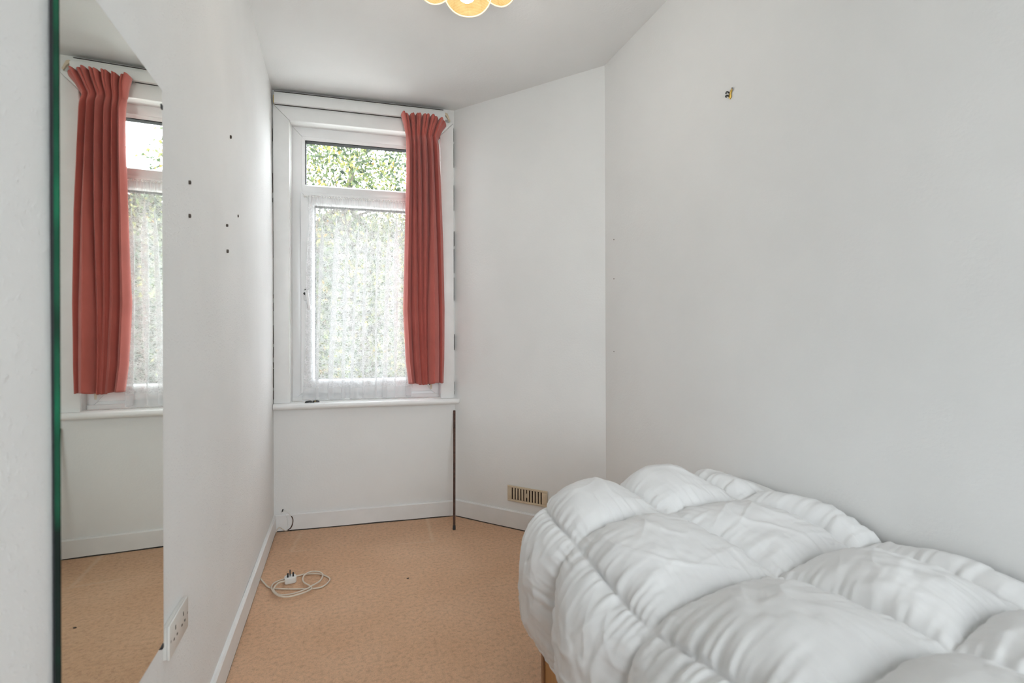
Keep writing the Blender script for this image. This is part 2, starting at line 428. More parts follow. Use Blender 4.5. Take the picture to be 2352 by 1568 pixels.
# smooth numpy noise
class VN:
    def __init__(s, seed): s.t = np.random.RandomState(seed).rand(256, 256) * 2 - 1
    def __call__(s, x, y):
        x = np.asarray(x, float); y = np.asarray(y, float)
        xi = np.floor(x).astype(int); yi = np.floor(y).astype(int); fx = x - xi; fy = y - yi
        fx = fx * fx * fx * (fx * (fx * 6 - 15) + 10); fy = fy * fy * fy * (fy * (fy * 6 - 15) + 10)
        g = lambda a, b: s.t[a % 256, b % 256]
        return (g(xi, yi) * (1 - fx) + g(xi + 1, yi) * fx) * (1 - fy) + (g(xi, yi + 1) * (1 - fx) + g(xi + 1, yi + 1) * fx) * fy
def grid_faces(nu, nv):
    return [(i * nv + j, (i + 1) * nv + j, (i + 1) * nv + j + 1, i * nv + j + 1) for i in range(nu - 1) for j in range(nv - 1)]
def solidify(o, th, off=0.0):
    md = o.modifiers.new('thickness', 'SOLIDIFY'); md.thickness = th; md.offset = off
def mark_structure(o): o['kind'] = 'structure'; return o

# ================================================================== STRUCTURE
T = 0.22
OP = (0.09, 0.928, 0.722, 2.302)       # window opening u0,u1,z0,z1 in the window wall
b = MB()
L = WIN.L
b.fbox(WIN, -0.3, OP[0], -T, 0, -0.02, CEIL + 0.02)
b.fbox(WIN, OP[1], L + 0.001, -T, 0, -0.02, CEIL + 0.02)
b.fbox(WIN, OP[0], OP[1], -T, 0, -0.02, OP[2])
b.fbox(WIN, OP[0], OP[1], -T, 0, OP[3], CEIL + 0.02)
wall_window = mark_structure(b.build('wall_window', 'wall'))
wall_splay = mark_structure(MB().fbox(ANG, -0.12, ANG.L + 0.12, -T, 0, -0.02, CEIL + 0.02).build('wall_splay', 'wall'))
wall_right = mark_structure(MB().fbox(RGT, -0.0, RGT.L + 0.3, -T, 0, -0.02, CEIL + 0.02).build('wall_right', 'wall'))
b = MB(); b.box(XL - T, BW[0], YB - T, YB, -0.02, CEIL + 0.02); b.box(BW[1], XR + T, YB - T, YB, -0.02, CEIL + 0.02)
b.box(BW[0], BW[1], YB - T, YB, -0.02, BW[2]); b.box(BW[0], BW[1], YB - T, YB, BW[3], CEIL + 0.02)
wall_back = mark_structure(b.build('wall_back', 'wall'))
fill_win = None
# left wall: a grid with the slight waviness of old plaster
def left_wall():
    nu, nv = 90, 50; vn = VN(3)
    ys = np.linspace(YB - 0.05, 3.16, nu); zs = np.linspace(-0.02, CEIL + 0.02, nv)
    Y, Z = np.meshgrid(ys, zs, indexing='ij')
    X = XL + 0.003 * vn(Y * 1.7, Z * 1.3) - 0.001
    front = [(X[i, j], Y[i, j], Z[i, j]) for i in range(nu) for j in range(nv)]
    f = grid_faces(nu, nv); k = len(front)
    back = [(XL - T, ys[0], zs[0]), (XL - T, ys[-1], zs[0]), (XL - T, ys[-1], zs[-1]), (XL - T, ys[0], zs[-1])]
    c00, c10, c11, c01 = 0, (nu - 1) * nv, (nu - 1) * nv + nv - 1, nv - 1
    f += [(k, k + 1, k + 2, k + 3)]
    f += [tuple([k] + [j for j in range(nv)] + [k + 3]), tuple([k + 1] + [(nu - 1) * nv + j for j in range(nv)] + [k + 2])]
    f += [tuple([k] + [i * nv for i in range(nu)] + [k + 1]), tuple([k + 3] + [i * nv + nv - 1 for i in range(nu)] + [k + 2])]
    o = mesh('wall_left', front + back, f, 'wall_left')
    bm = bmesh.new(); bm.from_mesh(o.data); bmesh.ops.recalc_face_normals(bm, faces=bm.faces); bm.to_mesh(o.data); bm.free()
    o.data.polygons.foreach_set('use_smooth', [True] * (grid_n := len(o.data.polygons)))
    try: o.data.set_sharp_from_angle(angle=math.radians(40))
    except Exception: pass
    return o
wall_left = mark_structure(left_wall())
plan = [(XL - 0.1, YB - 0.1), (XR + 0.1, YB - 0.1), (XR + 0.1, 2.30), (0.70, 3.12), (XL - 0.1, 3.20)]
floor = mark_structure(MB().prism(plan, lambda p, d: Vector((p[0], p[1], d)), -0.1, 0.0).build('floor', 'carpet'))
floor['label'] = 'tan pile carpet with pale furniture marks'
ceiling = mark_structure(MB().prism(plan, lambda p, d: Vector((p[0], p[1], d)), CEIL, CEIL + 0.1).build('ceiling', 'ceiling'))

# skirting boards: slim boards with a rounded top, lifted a little over a dark strip for the shade at the carpet edge
def skirting(name, fr, u0, u1, h, th=0.013):
    prof = [(0.0, 0.006), (th, 0.006), (th, h - 0.006), (th * 0.6, h), (0.0, h)]
    n = 14; vn = VN(11); v = []; m_ = len(prof)
    for i in range(n + 1):
        u = u0 + (u1 - u0) * i / n
        for (ww, z) in prof: v.append(fr(u, ww + 0.0008 * float(vn(u * 7, 1.3)), z + (0.0018 * float(vn(u * 9, 4.2)) if z < 0.02 else 0)))
    f = [(i * m_ + k, (i + 1) * m_ + k, (i + 1) * m_ + (k + 1) % m_, i * m_ + (k + 1) % m_) for i in range(n) for k in range(m_)]
    f += [tuple(range(m_)), tuple(range(n * m_, (n + 1) * m_))[::-1]]
    o = MB().add(v, f).build(name, 'skirt')
    MB().fbox(fr, u0 + 0.014, u1 - 0.014, th - 0.006, th - 0.0012, 0.0004, 0.0058).build('carpet_edge_shade', 'grime_shade', o)  # dark strip stands in for the shade under the skirting
    return mark_structure(o)
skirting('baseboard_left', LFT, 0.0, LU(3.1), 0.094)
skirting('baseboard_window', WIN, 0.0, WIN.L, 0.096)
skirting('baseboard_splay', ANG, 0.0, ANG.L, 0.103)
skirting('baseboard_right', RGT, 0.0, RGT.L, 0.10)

# plug holes and nicks in the left and right walls
for (y, z, s) in ((1.439, 1.456, 1.0), (1.438, 1.373, 1.0), (1.942, 1.762, 1.15), (2.065, 1.521, 1.0), (1.88, 1.446, 0.9), (1.886, 1.362, 1.2)):
    r = 0.0032 * s
    mb = MB().lathe((XL - 0.006, y, z), [(r, 0), (r, 0.0078), (r * 0.8, 0.0088), (r * 0.45, 0.0088), (r * 0.4, 0.006)], 10, Vector((1, 0, 0)))
    for q in mb.v: q.z = z + (q.z - z) * 1.6
    mb.build('plug_hole', 'hole', wall_left)
for (y, z) in ((2.199, 1.563), (2.20, 1.369), (2.202, 1.009)):
    MB().lathe((XR + 0.004, y, z), [(0.003, 0), (0.003, 0.0045), (0.0018, 0.005)], 8, Vector((-1, 0, 0))).build('plug_hole', 'hole', wall_right)

# ------------------------------------------------------------------ window
win = thing('window_1', WIN(0.5, 0, 0.72), 'white plastic window with a top light over one casement, in a painted casing', kind='structure')
def wpoly(name, poly, w0, w1, mat, bevel=0.004, parent=win):
    return MB().prism(poly, lambda p, d: WIN(p[0], d, p[1]), w0, w1).build(name, mat, parent, bevel)
ca = 0.003; cb = 1.012
wpoly('casing_board', [(ca, 0.718), (0.088, 0.718), (0.088, 2.302), (ca, 2.386)], -0.005, 0.02, 'gloss', 0.005)
wpoly('casing_board', [(0.930, 0.718), (cb, 0.718), (cb, 2.383), (0.930, 2.302)], -0.005, 0.02, 'gloss', 0.005)
wpoly('casing_board', [(0.0885, 2.302), (0.9295, 2.302), (cb - 0.0005, 2.3835), (ca + 0.0005, 2.3865)], -0.005, 0.02, 'gloss', 0.005)
# outer frame
FW0, FW1 = -0.125, -0.062
wpoly('frame_jamb', [(0.088, 0.722), (0.142, 0.765), (0.142, 2.25), (0.088, 2.304)], FW0, FW1, 'upvc', 0.002)
wpoly('frame_jamb', [(0.930, 0.722), (0.930, 2.304), (0.876, 2.25), (0.876, 0.765)], FW0, FW1, 'upvc', 0.002)
wpoly('frame_head', [(0.0885, 2.304), (0.1425, 2.25), (0.8755, 2.25), (0.9295, 2.304)], FW0, FW1, 'upvc', 0.002)
wpoly('frame_sill', [(0.0885, 0.722), (0.9295, 0.722), (0.8755, 0.765), (0.1425, 0.765)], FW0, FW1, 'upvc', 0.002)
wpoly('packing_strip', [(0.09, 0.720), (0.928, 0.720), (0.928, 0.744), (0.09, 0.744)], FW1 + 0.001, -0.05, 'gloss', 0.002)
wpoly('transom', [(0.1425, 1.922), (0.8755, 1.922), (0.8755, 1.966), (0.1425, 1.966)], FW0, FW1 + 0.004, 'upvc', 0.003)
def frame_ring(name, o, i, w0, wf_o, wf_i, mat, bevel=0.0):
    (u0, u1, z0, z1), (a0, a1, b0, b1) = o, i
    O = [(u0, z0), (u1, z0), (u1, z1), (u0, z1)]; I = [(a0, b0), (a1, b0), (a1, b1), (a0, b1)]
    m_ = MB()
    for k in range(4):
        k2 = (k + 1) % 4
        p = [WIN(O[k][0], w0, O[k][1]), WIN(O[k2][0], w0, O[k2][1]), WIN(I[k2][0], w0, I[k2][1]), WIN(I[k][0], w0, I[k][1]),
             WIN(O[k][0], wf_o, O[k][1]), WIN(O[k2][0], wf_o, O[k2][1]), WIN(I[k2][0], wf_i, I[k2][1]), WIN(I[k][0], wf_i, I[k][1])]
        m_.hexa(p)
    return m_.build(name, mat, win, bevel)
frame_ring('glazing_bead', (0.1425, 0.8755, 1.9665, 2.2495), (0.158, 0.860, 1.976, 2.234), -0.11, -0.064, -0.076, 'upvc')
frame_ring('gasket', (0.1575, 0.8605, 1.9755, 2.2345), (0.1615, 0.8565, 1.977, 2.2305), -0.122, -0.0775, -0.0775, 'spacer')
mesh('pane', [WIN(0.158, -0.1, 1.975), WIN(0.860, -0.1, 1.975), WIN(0.860, -0.1, 2.234), WIN(0.158, -0.1, 2.234)], [(0, 1, 2, 3)], 'pane', win)
frame_ring('casement_sash', (0.137, 0.881, 0.762, 1.926), (0.200, 0.818, 0.836, 1.862), -0.11, -0.044, -0.044, 'upvc', 0.003)
frame_ring('glazing_bead', (0.2005, 0.8175, 0.8365, 1.8615), (0.211, 0.807, 0.845, 1.852), -0.10, -0.046, -0.058, 'upvc')
frame_ring('gasket', (0.2105, 0.8075, 0.8445, 1.8525), (0.2135, 0.8045, 0.847, 1.849), -0.105, -0.059, -0.059, 'spacer')
mesh('pane', [WIN(0.211, -0.09, 0.845), WIN(0.807, -0.09, 0.845), WIN(0.807, -0.09, 1.852), WIN(0.211, -0.09, 1.852)], [(0, 1, 2, 3)], 'pane', win)
hd = MB().fbox(WIN, 0.154, 0.180, -0.044, -0.034, 1.300, 1.362).build('window_handle', 'upvc', win, 0.004)
MB().prism([(0.161, 1.345), (0.181, 1.345), (0.193, 1.246), (0.180, 1.244)], lambda p, d: WIN(p[0], d, p[1]), -0.033, -0.020).build('lever', 'upvc', hd, 0.004)
MB().lathe(WIN(0.163, -0.034, 1.362), [(0.004, 0), (0.004, 0.003), (0.002, 0.004)], 10, WIN.n).build('screw_cap', 'black', hd)
MB().lathe(WIN(0.160, -0.033, 1.338), [(0.007, -0.002), (0.007, 0.010), (0.004, 0.013)], 12, WIN.n).build('spindle', 'black', hd)
# casement stay under the curtain hem, dark with a cream end
st = MB().tube([WIN(0.872, -0.040, 0.845), WIN(0.872, -0.012, 0.838), WIN(0.868, -0.004, 0.800)], 0.006, 8).build('casement_stay', 'black', win)
MB().tube([WIN(0.8735, -0.004, 0.812), WIN(0.875, -0.002, 0.776)], [0.0075, 0.0045], 8).build('stay_tip', 'pencil', st)
# bull-nosed sill board
prof = [(-0.064, 0.690)] + [(0.040 + 0.017 * math.sin(a), 0.7015 + 0.0165 * -math.cos(a)) for a in np.linspace(0, PI, 9)] + [(-0.064, 0.7215)]
sv = []; sf = []; m_ = len(prof)
stations = [(0.006, 1.0), (0.2, 1.0), (0.9, 1.0), (1.015, 1.0), (1.030, 0.93), (1.038, 0.75), (1.043, 0.4)]
for (u, k) in stations:
    for (ww, z) in prof: sv.append(WIN(u, (ww if ww < 0 else ww * (0.4 + 0.6 * k)) if u < 1.016 else max(0.004, ww * (0.35 + 0.65 * k)), 0.7015 + (z - 0.7015) * (0.5 + 0.5 * k)))
for i in range(len(stations) - 1):
    for k in range(m_): sf.append((i * m_ + k, (i + 1) * m_ + k, (i + 1) * m_ + (k + 1) % m_, i * m_ + (k + 1) % m_))
sf += [tuple(range(m_)), tuple(range((len(stations) - 1) * m_, len(stations) * m_))[::-1]]
MB().add(sv, sf).build('window_sill', 'gloss', win, smooth=True)
# dirty shrinkage cracks where casing meets the plaster
def crack(u, w_, z0, z1, width, seed, parent, name='shrinkage_crack'):
    rs = np.random.RandomState(seed); zz = z0; mb = MB()
    while zz < z1:
        ln = rs.uniform(0.02, 0.16); ww = width * rs.uniform(0.25, 1.0)
        if rs.rand() < 0.62:
            j = rs.uniform(-0.0012, 0.0012)
            mb.prism([(u + j - ww / 2, zz), (u + j + ww / 2, zz + 0.004), (u + j + ww * 0.4, zz + ln), (u + j - ww * 0.2, zz + ln)], lambda p, d: WIN(p[0], d, p[1]), -0.004, w_)
        zz += ln + rs.uniform(0.0, 0.03)
    return mb.build(name, 'grime_shade', parent)
crack(0.0018, 0.0204, 0.74, 2.24, 0.0026, 5, win)
crack(1.0135, 0.0202, 0.74, 2.32, 0.0006, 9, win)

# unseen window added behind the camera to fill the room with daylight
fill_win = thing('fill_window', (0.55, YB, BW[2]), 'unseen white two-light window added behind the camera for fill light', kind='structure')
for (x0, x1, z0, z1) in ((BW[0], BW[0] + 0.05, BW[2], BW[3]), (BW[1] - 0.05, BW[1], BW[2], BW[3]), (0.53, 0.57, BW[2] + 0.05, BW[3] - 0.05), (BW[0] + 0.05, BW[1] - 0.05, BW[2], BW[2] + 0.05), (BW[0] + 0.05, BW[1] - 0.05, BW[3] - 0.05, BW[3])):
    MB().box(x0, x1, YB - 0.13, YB - 0.07, z0, z1).build('fill_frame_bar', 'upvc', fill_win, 0.003)
for (x0, x1) in ((BW[0] + 0.05, 0.53), (0.57, BW[1] - 0.05)):
    mesh('pane', [(x0, YB - 0.1, BW[2] + 0.05), (x1, YB - 0.1, BW[2] + 0.05), (x1, YB - 0.1, BW[3] - 0.05), (x0, YB - 0.1, BW[3] - 0.05)], [(0, 1, 2, 3)], 'pane', fill_win)  # pane of the added fill window
MB().box(BW[0] - 0.03, BW[1] + 0.03, YB - 0.07, YB + 0.03, BW[2] - 0.025, BW[2]).build('window_sill', 'gloss', fill_win, 0.006)  # sill of the added fill window

# ------------------------------------------------------------------ outside
ground = mark_structure(MB().box(-14, 14, -14, 26, -0.45, -0.35).build('ground', 'bounce_ground'))  # unseen ground, pale to bounce daylight onto the ceiling
def build_tree(name, base, crown, radii, nleaf, seed, label, leaf=0.066):
    rs = np.random.RandomState(seed)
    root = thing(name, base, label, 'tree')
    base = Vector(base); cr = Vector(crown)
    top = cr + Vector((0.1, 0, radii[2] * 0.5))
    trunk_pts = catmull([base, base.lerp(cr, 0.4) + Vector((0.1, 0.05, 0)), cr + Vector((-0.1, 0, -0.4)), top], 6)
    nT = len(trunk_pts)
    MB().tube(trunk_pts, [0.17 * (1 - i / nT) + 0.03 for i in range(nT)], 9).build('trunk', 'bark', root, smooth=True)
    tips = []
    for i in range(26):
        t_ = rs.uniform(0.35, 0.95); a = trunk_pts[int(t_ * (nT - 1))]
        d = Vector(rs.normal(size=3)); d.z = abs(d.z) * 0.5 + 0.1; d.normalize()
        e = Vector((cr.x + d.x * radii[0] * 0.85, cr.y + d.y * radii[1] * 0.85, cr.z + (d.z - 0.45) * radii[2] * 1.1))
        mid = a.lerp(e, 0.5) + Vector(rs.normal(size=3)) * 0.15
        pts = catmull([a, mid, e], 5)
        MB().tube(pts, [0.035 * (1 - k / len(pts)) + 0.006 for k in range(len(pts))], 6).build('branch', 'bark', root, smooth=True)
        tips += pts[3:]
    # leaves: folded diamond blades gathered on sprays
    ns = nleaf // 26
    dirs = rs.normal(size=(ns, 3)); dirs /= np.linalg.norm(dirs, axis=1)[:, None]
    rad = rs.uniform(0.25, 1.0, ns) ** 0.45
    cen = np.array(cr) + dirs * rad[:, None] * np.array(radii)
    P = np.repeat(cen, 26, 0) + rs.normal(size=(ns * 26, 3)) * 0.14
    n = len(P)
    d = rs.normal(size=(n, 3)); d[:, 2] -= 0.5; d /= np.linalg.norm(d, axis=1)[:, None]
    s = np.cross(d, rs.normal(size=(n, 3))); s /= np.linalg.norm(s, axis=1)[:, None]
    nn = np.cross(d, s)
    ln = leaf * rs.uniform(0.6, 1.35, n)[:, None]
    v = np.empty((n, 4, 3)); v[:, 0] = P; v[:, 1] = P + d * ln * 0.5 + s * ln * 0.27 + nn * ln * 0.1
    v[:, 2] = P + d * ln; v[:, 3] = P + d * ln * 0.5 - s * ln * 0.27 + nn * ln * 0.1
    v -= np.array(base)
    me = bpy.data.meshes.new('foliage'); me.vertices.add(4 * n); me.vertices.foreach_set('co', v.ravel())
    idx = np.arange(4 * n).reshape(n, 4); tri = np.stack([idx[:, [0, 1, 2]], idx[:, [0, 2, 3]]], 1).reshape(-1)
    me.loops.add(6 * n); me.loops.foreach_set('vertex_index', tri.astype(np.int32))
    me.polygons.add(2 * n); me.polygons.foreach_set('loop_start', np.arange(0, 6 * n, 3).astype(np.int32))
    me.update(calc_edges=True); me.validate(); me.materials.append(M['leaf'])
    fo = bpy.data.objects.new('foliage', me); col.objects.link(fo); fo.parent = root; fo['kind'] = 'stuff'
    return root
build_tree('garden_tree', (0.5, 8.4, -0.35), (0.1, 8.3, 2.5), (2.0, 1.7, 2.6), 30000, 4, 'leafy green and yellow tree seen through the window')

def build_hedge():
    rs = np.random.RandomState(12); x0, x1, yf, zb, zt = -1.7, 4.6, 11.2, -0.35, 3.45
    root = thing('garden_hedge', (0.7, yf + 0.5, zb), 'tall dark green hedge behind the tree, seen dimly through the lace', 'hedge')
    nx, nz = 50, 36; v = []; vn = VN(77)
    for i in range(nx):
        for j in range(nz):
            x = x0 + (x1 - x0) * i / (nx - 1); t_ = j / (nz - 1)
            top = zt + 0.35 * float(vn(x * 1.3, 2.0))
            a = t_ * 2.2
            z = zb + (top - zb) * min(1, a); y = yf + 0.15 * float(vn(x * 2, z * 2)) + (max(0, a - 1)) * 0.9
            z -= max(0, a - 1) ** 2 * 0.3
            v.append(Vector((x, y, z)))
    mesh('twig_core', v, grid_faces(nx, nz), 'bark', root, True)
    n = 24000; k = rs.randint(0, len(v), n); P = np.array([tuple(v[i]) for i in k]) + rs.normal(size=(n, 3)) * np.array([0.12, 0.10, 0.12]) - np.array([0, 0.1, 0])
    d = rs.normal(size=(n, 3)); d /= np.linalg.norm(d, axis=1)[:, None]
    sd = np.cross(d, rs.normal(size=(n, 3))); sd /= np.linalg.norm(sd, axis=1)[:, None]; ln = 0.10 * rs.uniform(0.6, 1.3, n)[:, None]
    q = np.empty((n, 4, 3)); q[:, 0] = P; q[:, 1] = P + d * ln * 0.5 + sd * ln * 0.3; q[:, 2] = P + d * ln; q[:, 3] = P + d * ln * 0.5 - sd * ln * 0.3
    o = mesh('foliage', q.reshape(-1, 3).tolist(), [(4 * i, 4 * i + 1, 4 * i + 2, 4 * i + 3) for i in range(n)], 'leaf_dark', root)
    o['kind'] = 'stuff'
build_hedge()

# ================================================================== OBJECTS
# ------------------------------------------------------------------ curtain rail
rail = thing('curtain_rail', WIN(0.48, 0.0, 2.38), 'white painted curtain batten and rail across the top of the window', 'curtain rail')
MB().fbox(WIN, 0.010, 0.975, 0.0, 0.026, 2.398, 2.452).build('back_batten', 'gloss', rail, 0.002)
MB().fbox(WIN, 0.013, 0.958, 0.0275, 0.048, 2.381, 2.427).build('fascia_board', 'gloss', rail, 0.0025)
MB().fbox(WIN, 0.020, 0.955, 0.030, 0.0405, 2.4272, 2.4345).build('rail_track', 'upvc', rail, 0.001)
MB().fbox(WIN, 0.0095, 0.0125, 0.004, 0.045, 2.384, 2.424).build('end_stop', 'brass', rail)
MB().prism([(0.958, 2.432), (0.972, 2.428), (0.990, 2.386), (0.984, 2.378), (0.972, 2.402), (0.958, 2.418)], lambda p, d: WIN(p[0], d, p[1]), 0.030, 0.044).build('end_bracket', 'cream', rail, 0.001)
MB().fbox(WIN, 0.012, 0.70, 0.0262, 0.0272, 2.3835, 2.4278).build('dirt_shade_line', 'grime_shade', rail)  # dark strips stand in for grime and shade in the rail gaps
MB().fbox(WIN, 0.012, 0.95, 0.0, 0.028, 2.4525, 2.4555).build('dirt_shade_line', 'grime_shade', rail)
MB().fbox(WIN, 0.014, 0.70, 0.0205, 0.030, 2.3800, 2.3808).build('dirt_shade_line', 'grime_shade', rail)  # painted shadow line under the fascia
gl = MB()
for k in range(9): gl.fbox(WIN, 0.72 + k * 0.026, 0.726 + k * 0.026, 0.0485, 0.060, 2.372, 2.392)
gl.build('glider_hooks', 'upvc', rail)

# ------------------------------------------------------------------ salmon curtain
def build_curtain():
    root = thing('curtain', WIN(0.83, 0.08, 0.815), 'salmon red pinch-pleated curtain drawn to the right of the window', 'curtain')
    NS, NZ = 260, 190
    S = np.linspace(0, 1, NS); zs = np.concatenate([np.linspace(0.815, 2.20, 120), np.linspace(2.207, 2.372, 70)])
    # outline of the hanging cloth
    zk = [0.815, 0.95, 1.25, 1.70, 2.02, 2.20, 2.275, 2.33, 2.372]
    ul = [0.738, 0.722, 0.708, 0.719, 0.727, 0.728, 0.726, 0.712, 0.698]
    ur = [0.944, 0.949, 0.952, 0.942, 0.930, 0.922, 0.920, 0.945, 0.966]
    vn = VN(21)
    U, Wd, Zz = [], [], []
    v_top = [0.0, 0.17, 0.30, 0.44, 0.62, 0.80, 1.0]      # valley positions across the width, heading and hem
    v_bot = [0.0, 0.175, 0.36, 0.47, 0.56, 0.86, 1.0]
    a_top = [0.060, 0.056, 0.070, 0.080, 0.074, 0.054]
    a_bot = [0.060, 0.046, 0.018, 0.018, 0.080, 0.040]
    verts = []
    for i, s in enumerate(S):
        for j, z in enumerate(zs):
            l = np.interp(z, zk, ul); r = np.interp(z, zk, ur)
            hdr = min(1, max(0, (z - 2.20) / 0.08))
            t_ = min(1, max(0, (z - 0.85) / 1.30)); t_ = t_ * t_ * (3 - 2 * t_)
            fold_c = [p * t_ + q * (1 - t_) for p, q in zip(v_top, v_bot)]
            s2 = min(max(s + 0.012 * float(vn(s * 2 + 1.7, z * 1.1)) * (1 - hdr), 0), 0.9999)
            k = 0
            while k < 5 and s2 >= fold_c[k + 1]: k += 1
            a = min(max((s2 - fold_c[k]) / (fold_c[k + 1] - fold_c[k]), 0), 1)
            amp = a_top[k] * t_ + a_bot[k] * (1 - t_)
            hump = math.sin(PI * a) ** 0.42
            sec = math.sin(PI * a * 3) * 0.011 * hdr
            d = amp * hump + sec + 0.020 * math.sin(PI * s) * (1 - t_)
            pinch = math.exp(-((z - 2.272) / 0.035) ** 2)
            d *= 1 - 0.45 * pinch
            fl = hdr * max(0, (z - 2.285) / 0.09)
            d += 0.016 * fl * (0.5 + 0.5 * math.sin(s * 31 + 0.6)) + 0.012 * fl
            uu = l + (r - l) * s + 0.006 * math.sin(2 * PI * a) * (1 - 0.3 * hdr)
            ww = 0.050 + d + 0.0015 * float(vn(s * 5, z * 4 + 3))
            if s > 0.88: ww -= 0.040 * ((s - 0.88) / 0.12) * (0.5 + 0.8 * hdr)
            zz = z
            if z < 0.83: zz = z + 0.005 * math.sin(s * 11) - 0.003 * math.sin(s * 5)
            if z > 2.33: zz = z + (z - 2.33) / 0.042 * (0.003 * math.sin(s * 21 + 1) - 0.014 * s ** 4)
            verts.append(WIN(uu, ww, zz))
    f = grid_faces(NS, NZ)
    o = mesh('fabric', verts, f, 'curtain', root, smooth=True); solidify(o, 0.0018)
    # turned hem and heading tape at the back of the cloth
    vt = [verts[i * NZ + j] - WIN.n * 0.003 for i in range(NS) for j in range(120 + 22, 120 + 48)]
    o2 = mesh('heading_tape', vt, grid_faces(NS, 26), 'tape', root, smooth=True)
    # a few brass hooks holding the pleats to the rail
    for s in (0.10, 0.42, 0.74):
        p = verts[int(s * (NS - 1)) * NZ + 155]
        MB().tube(catmull([p - WIN.n * 0.006, p - WIN.n * 0.010 + Vector((0, 0, 0.03)), p - WIN.n * 0.020 + Vector((0, 0, 0.045)), p - WIN.n * 0.026 + Vector((0, 0, 0.03))], 4), 0.0012, 6).build('curtain_hook', 'brass', root)
    return root
build_curtain()

# ------------------------------------------------------------------ lace net
def build_net():
    root = thing('net_curtain', WIN(0.46, -0.03, 0.73), 'white lace net curtain gathered on a wire across the casement', 'net curtain')
    NU, NZ = 330, 150
    S = np.linspace(0, 1, NU); zs = np.linspace(0.732, 1.905, NZ)
    vn = VN(33); verts = []; uvs = []
    W_FLAT = 1.25
    for s in S:
        for z in zs:
            up = min(1, max(0, (z - 1.62) / 0.28))
            l = 0.176 + 0.012 * math.sin((z - 0.9) * 3.1) * (1 - up) ; r = 0.768
            ph = s * 9.5 + 0.55 * float(vn(s * 4 + 2, z * 0.9)) + 0.3 * float(vn(s * 9, z * 0.5 + 7))
            big = math.sin(2 * PI * ph); fine = math.sin(2 * PI * (s * 46 + 0.7 * float(vn(s * 20, z * 2))))
            d = (1 - up) * 0.012 * big + up * 0.0035 * fine + 0.0022 * (1 - up) * math.sin(4 * PI * ph + 1)
            uu = l + (r - l) * s + (1 - up) * (0.025 + 0.008 * float(vn(s * 5 + 9, 3.3))) * math.sin(2 * PI * ph + 1.2)
            zz = z + (0.004 * math.sin(s * 40) + 0.004 * big if z < 0.75 else 0)
            verts.append(WIN(uu, -0.0265 + d, zz)); uvs.append((s * W_FLAT, z))
    f = grid_faces(NU, NZ)
    # the plain sheer band above and below the patterned field
    lower = int((0.80 - 0.732) / (1.905 - 0.732) * (NZ - 1)); upper = int((1.84 - 0.732) / (1.905 - 0.732) * (NZ - 1))
    def strip(name, j0, j1, mat):
        n = j1 - j0 + 1
        vs_ = [verts[i * NZ + j] for i in range(NU) for j in range(j0, j1 + 1)]; us_ = [uvs[i * NZ + j] for i in range(NU) for j in range(j0, j1 + 1)]
        return mesh(name, vs_, grid_faces(NU, n), mat, root, True, us_)
    strip('hem_band', 0, lower, 'sheer'); strip('lace_panel', lower, upper, 'lace'); strip('gathered_heading', upper, NZ - 1, 'sheer')
    wire = MB().tube([WIN(0.158, -0.030, 1.898), WIN(0.46, -0.0285, 1.896), WIN(0.862, -0.030, 1.897)], 0.0022, 8).build('curtain_wire', 'plastic', root)
    for u in (0.160, 0.860):
        MB().lathe(WIN(u, -0.044, 1.897), [(0.0045, 0), (0.003, 0.004), (0.002, 0.016), (0.0045, 0.018), (0.0045, 0.021)], 10, WIN.n).build('wire_hook', 'plastic', root)
    return root
build_net()

# ------------------------------------------------------------------ small black clip on the sill
clip = thing('hair_clip', WIN(0.205, 0.03, 0.7185), 'small black toothed clip lying on the window sill', 'clip')
zc = 0.7187
MB().prism([(0.166, zc), (0.171, zc + 0.009), (0.190, zc + 0.0125), (0.2015, zc + 0.012), (0.2015, zc + 0.004), (0.172, zc)], lambda p, d: WIN(p[0], d, p[1]), 0.024, 0.036).build('jaw', 'black', clip, 0.001)
MB().prism([(0.208, zc + 0.004), (0.209, zc + 0.011), (0.232, zc + 0.0135), (0.243, zc + 0.009), (0.244, zc + 0.003), (0.226, zc + 0.004)], lambda p, d: WIN(p[0], d, p[1]), 0.024, 0.036).build('jaw', 'black', clip, 0.001)
for k in range(4):
    MB().fbox(WIN, 0.197 + k * 0.0052, 0.2 + k * 0.0052, 0.026, 0.034, zc, zc + 0.009).build('tooth', 'black', clip)
MB().tube([WIN(0.219, 0.037, zc + 0.008), WIN(0.226, 0.037, zc + 0.009)], 0.0022, 8).build('spring_pin', 'brass', clip)

# ------------------------------------------------------------------ rod leaning in the corner
rod = thing('metal_rod', (0.607, 2.791, 0), 'thin rust-brown metal rod leaning in the corner under the sill', 'rod')
pa, pb = Vector((0.607, 2.791, 0.002)), Vector((0.657, 3.004, 0.643))
MB().tube([pa, pa.lerp(pb, 0.33), pa.lerp(pb, 0.66), pb], 0.0068, 12).build('shaft', 'rust', rod, smooth=True)
MB().tube([pa, pa.lerp(pb, 0.035)], 0.0082, 12).build('foot_cap', 'black', rod)

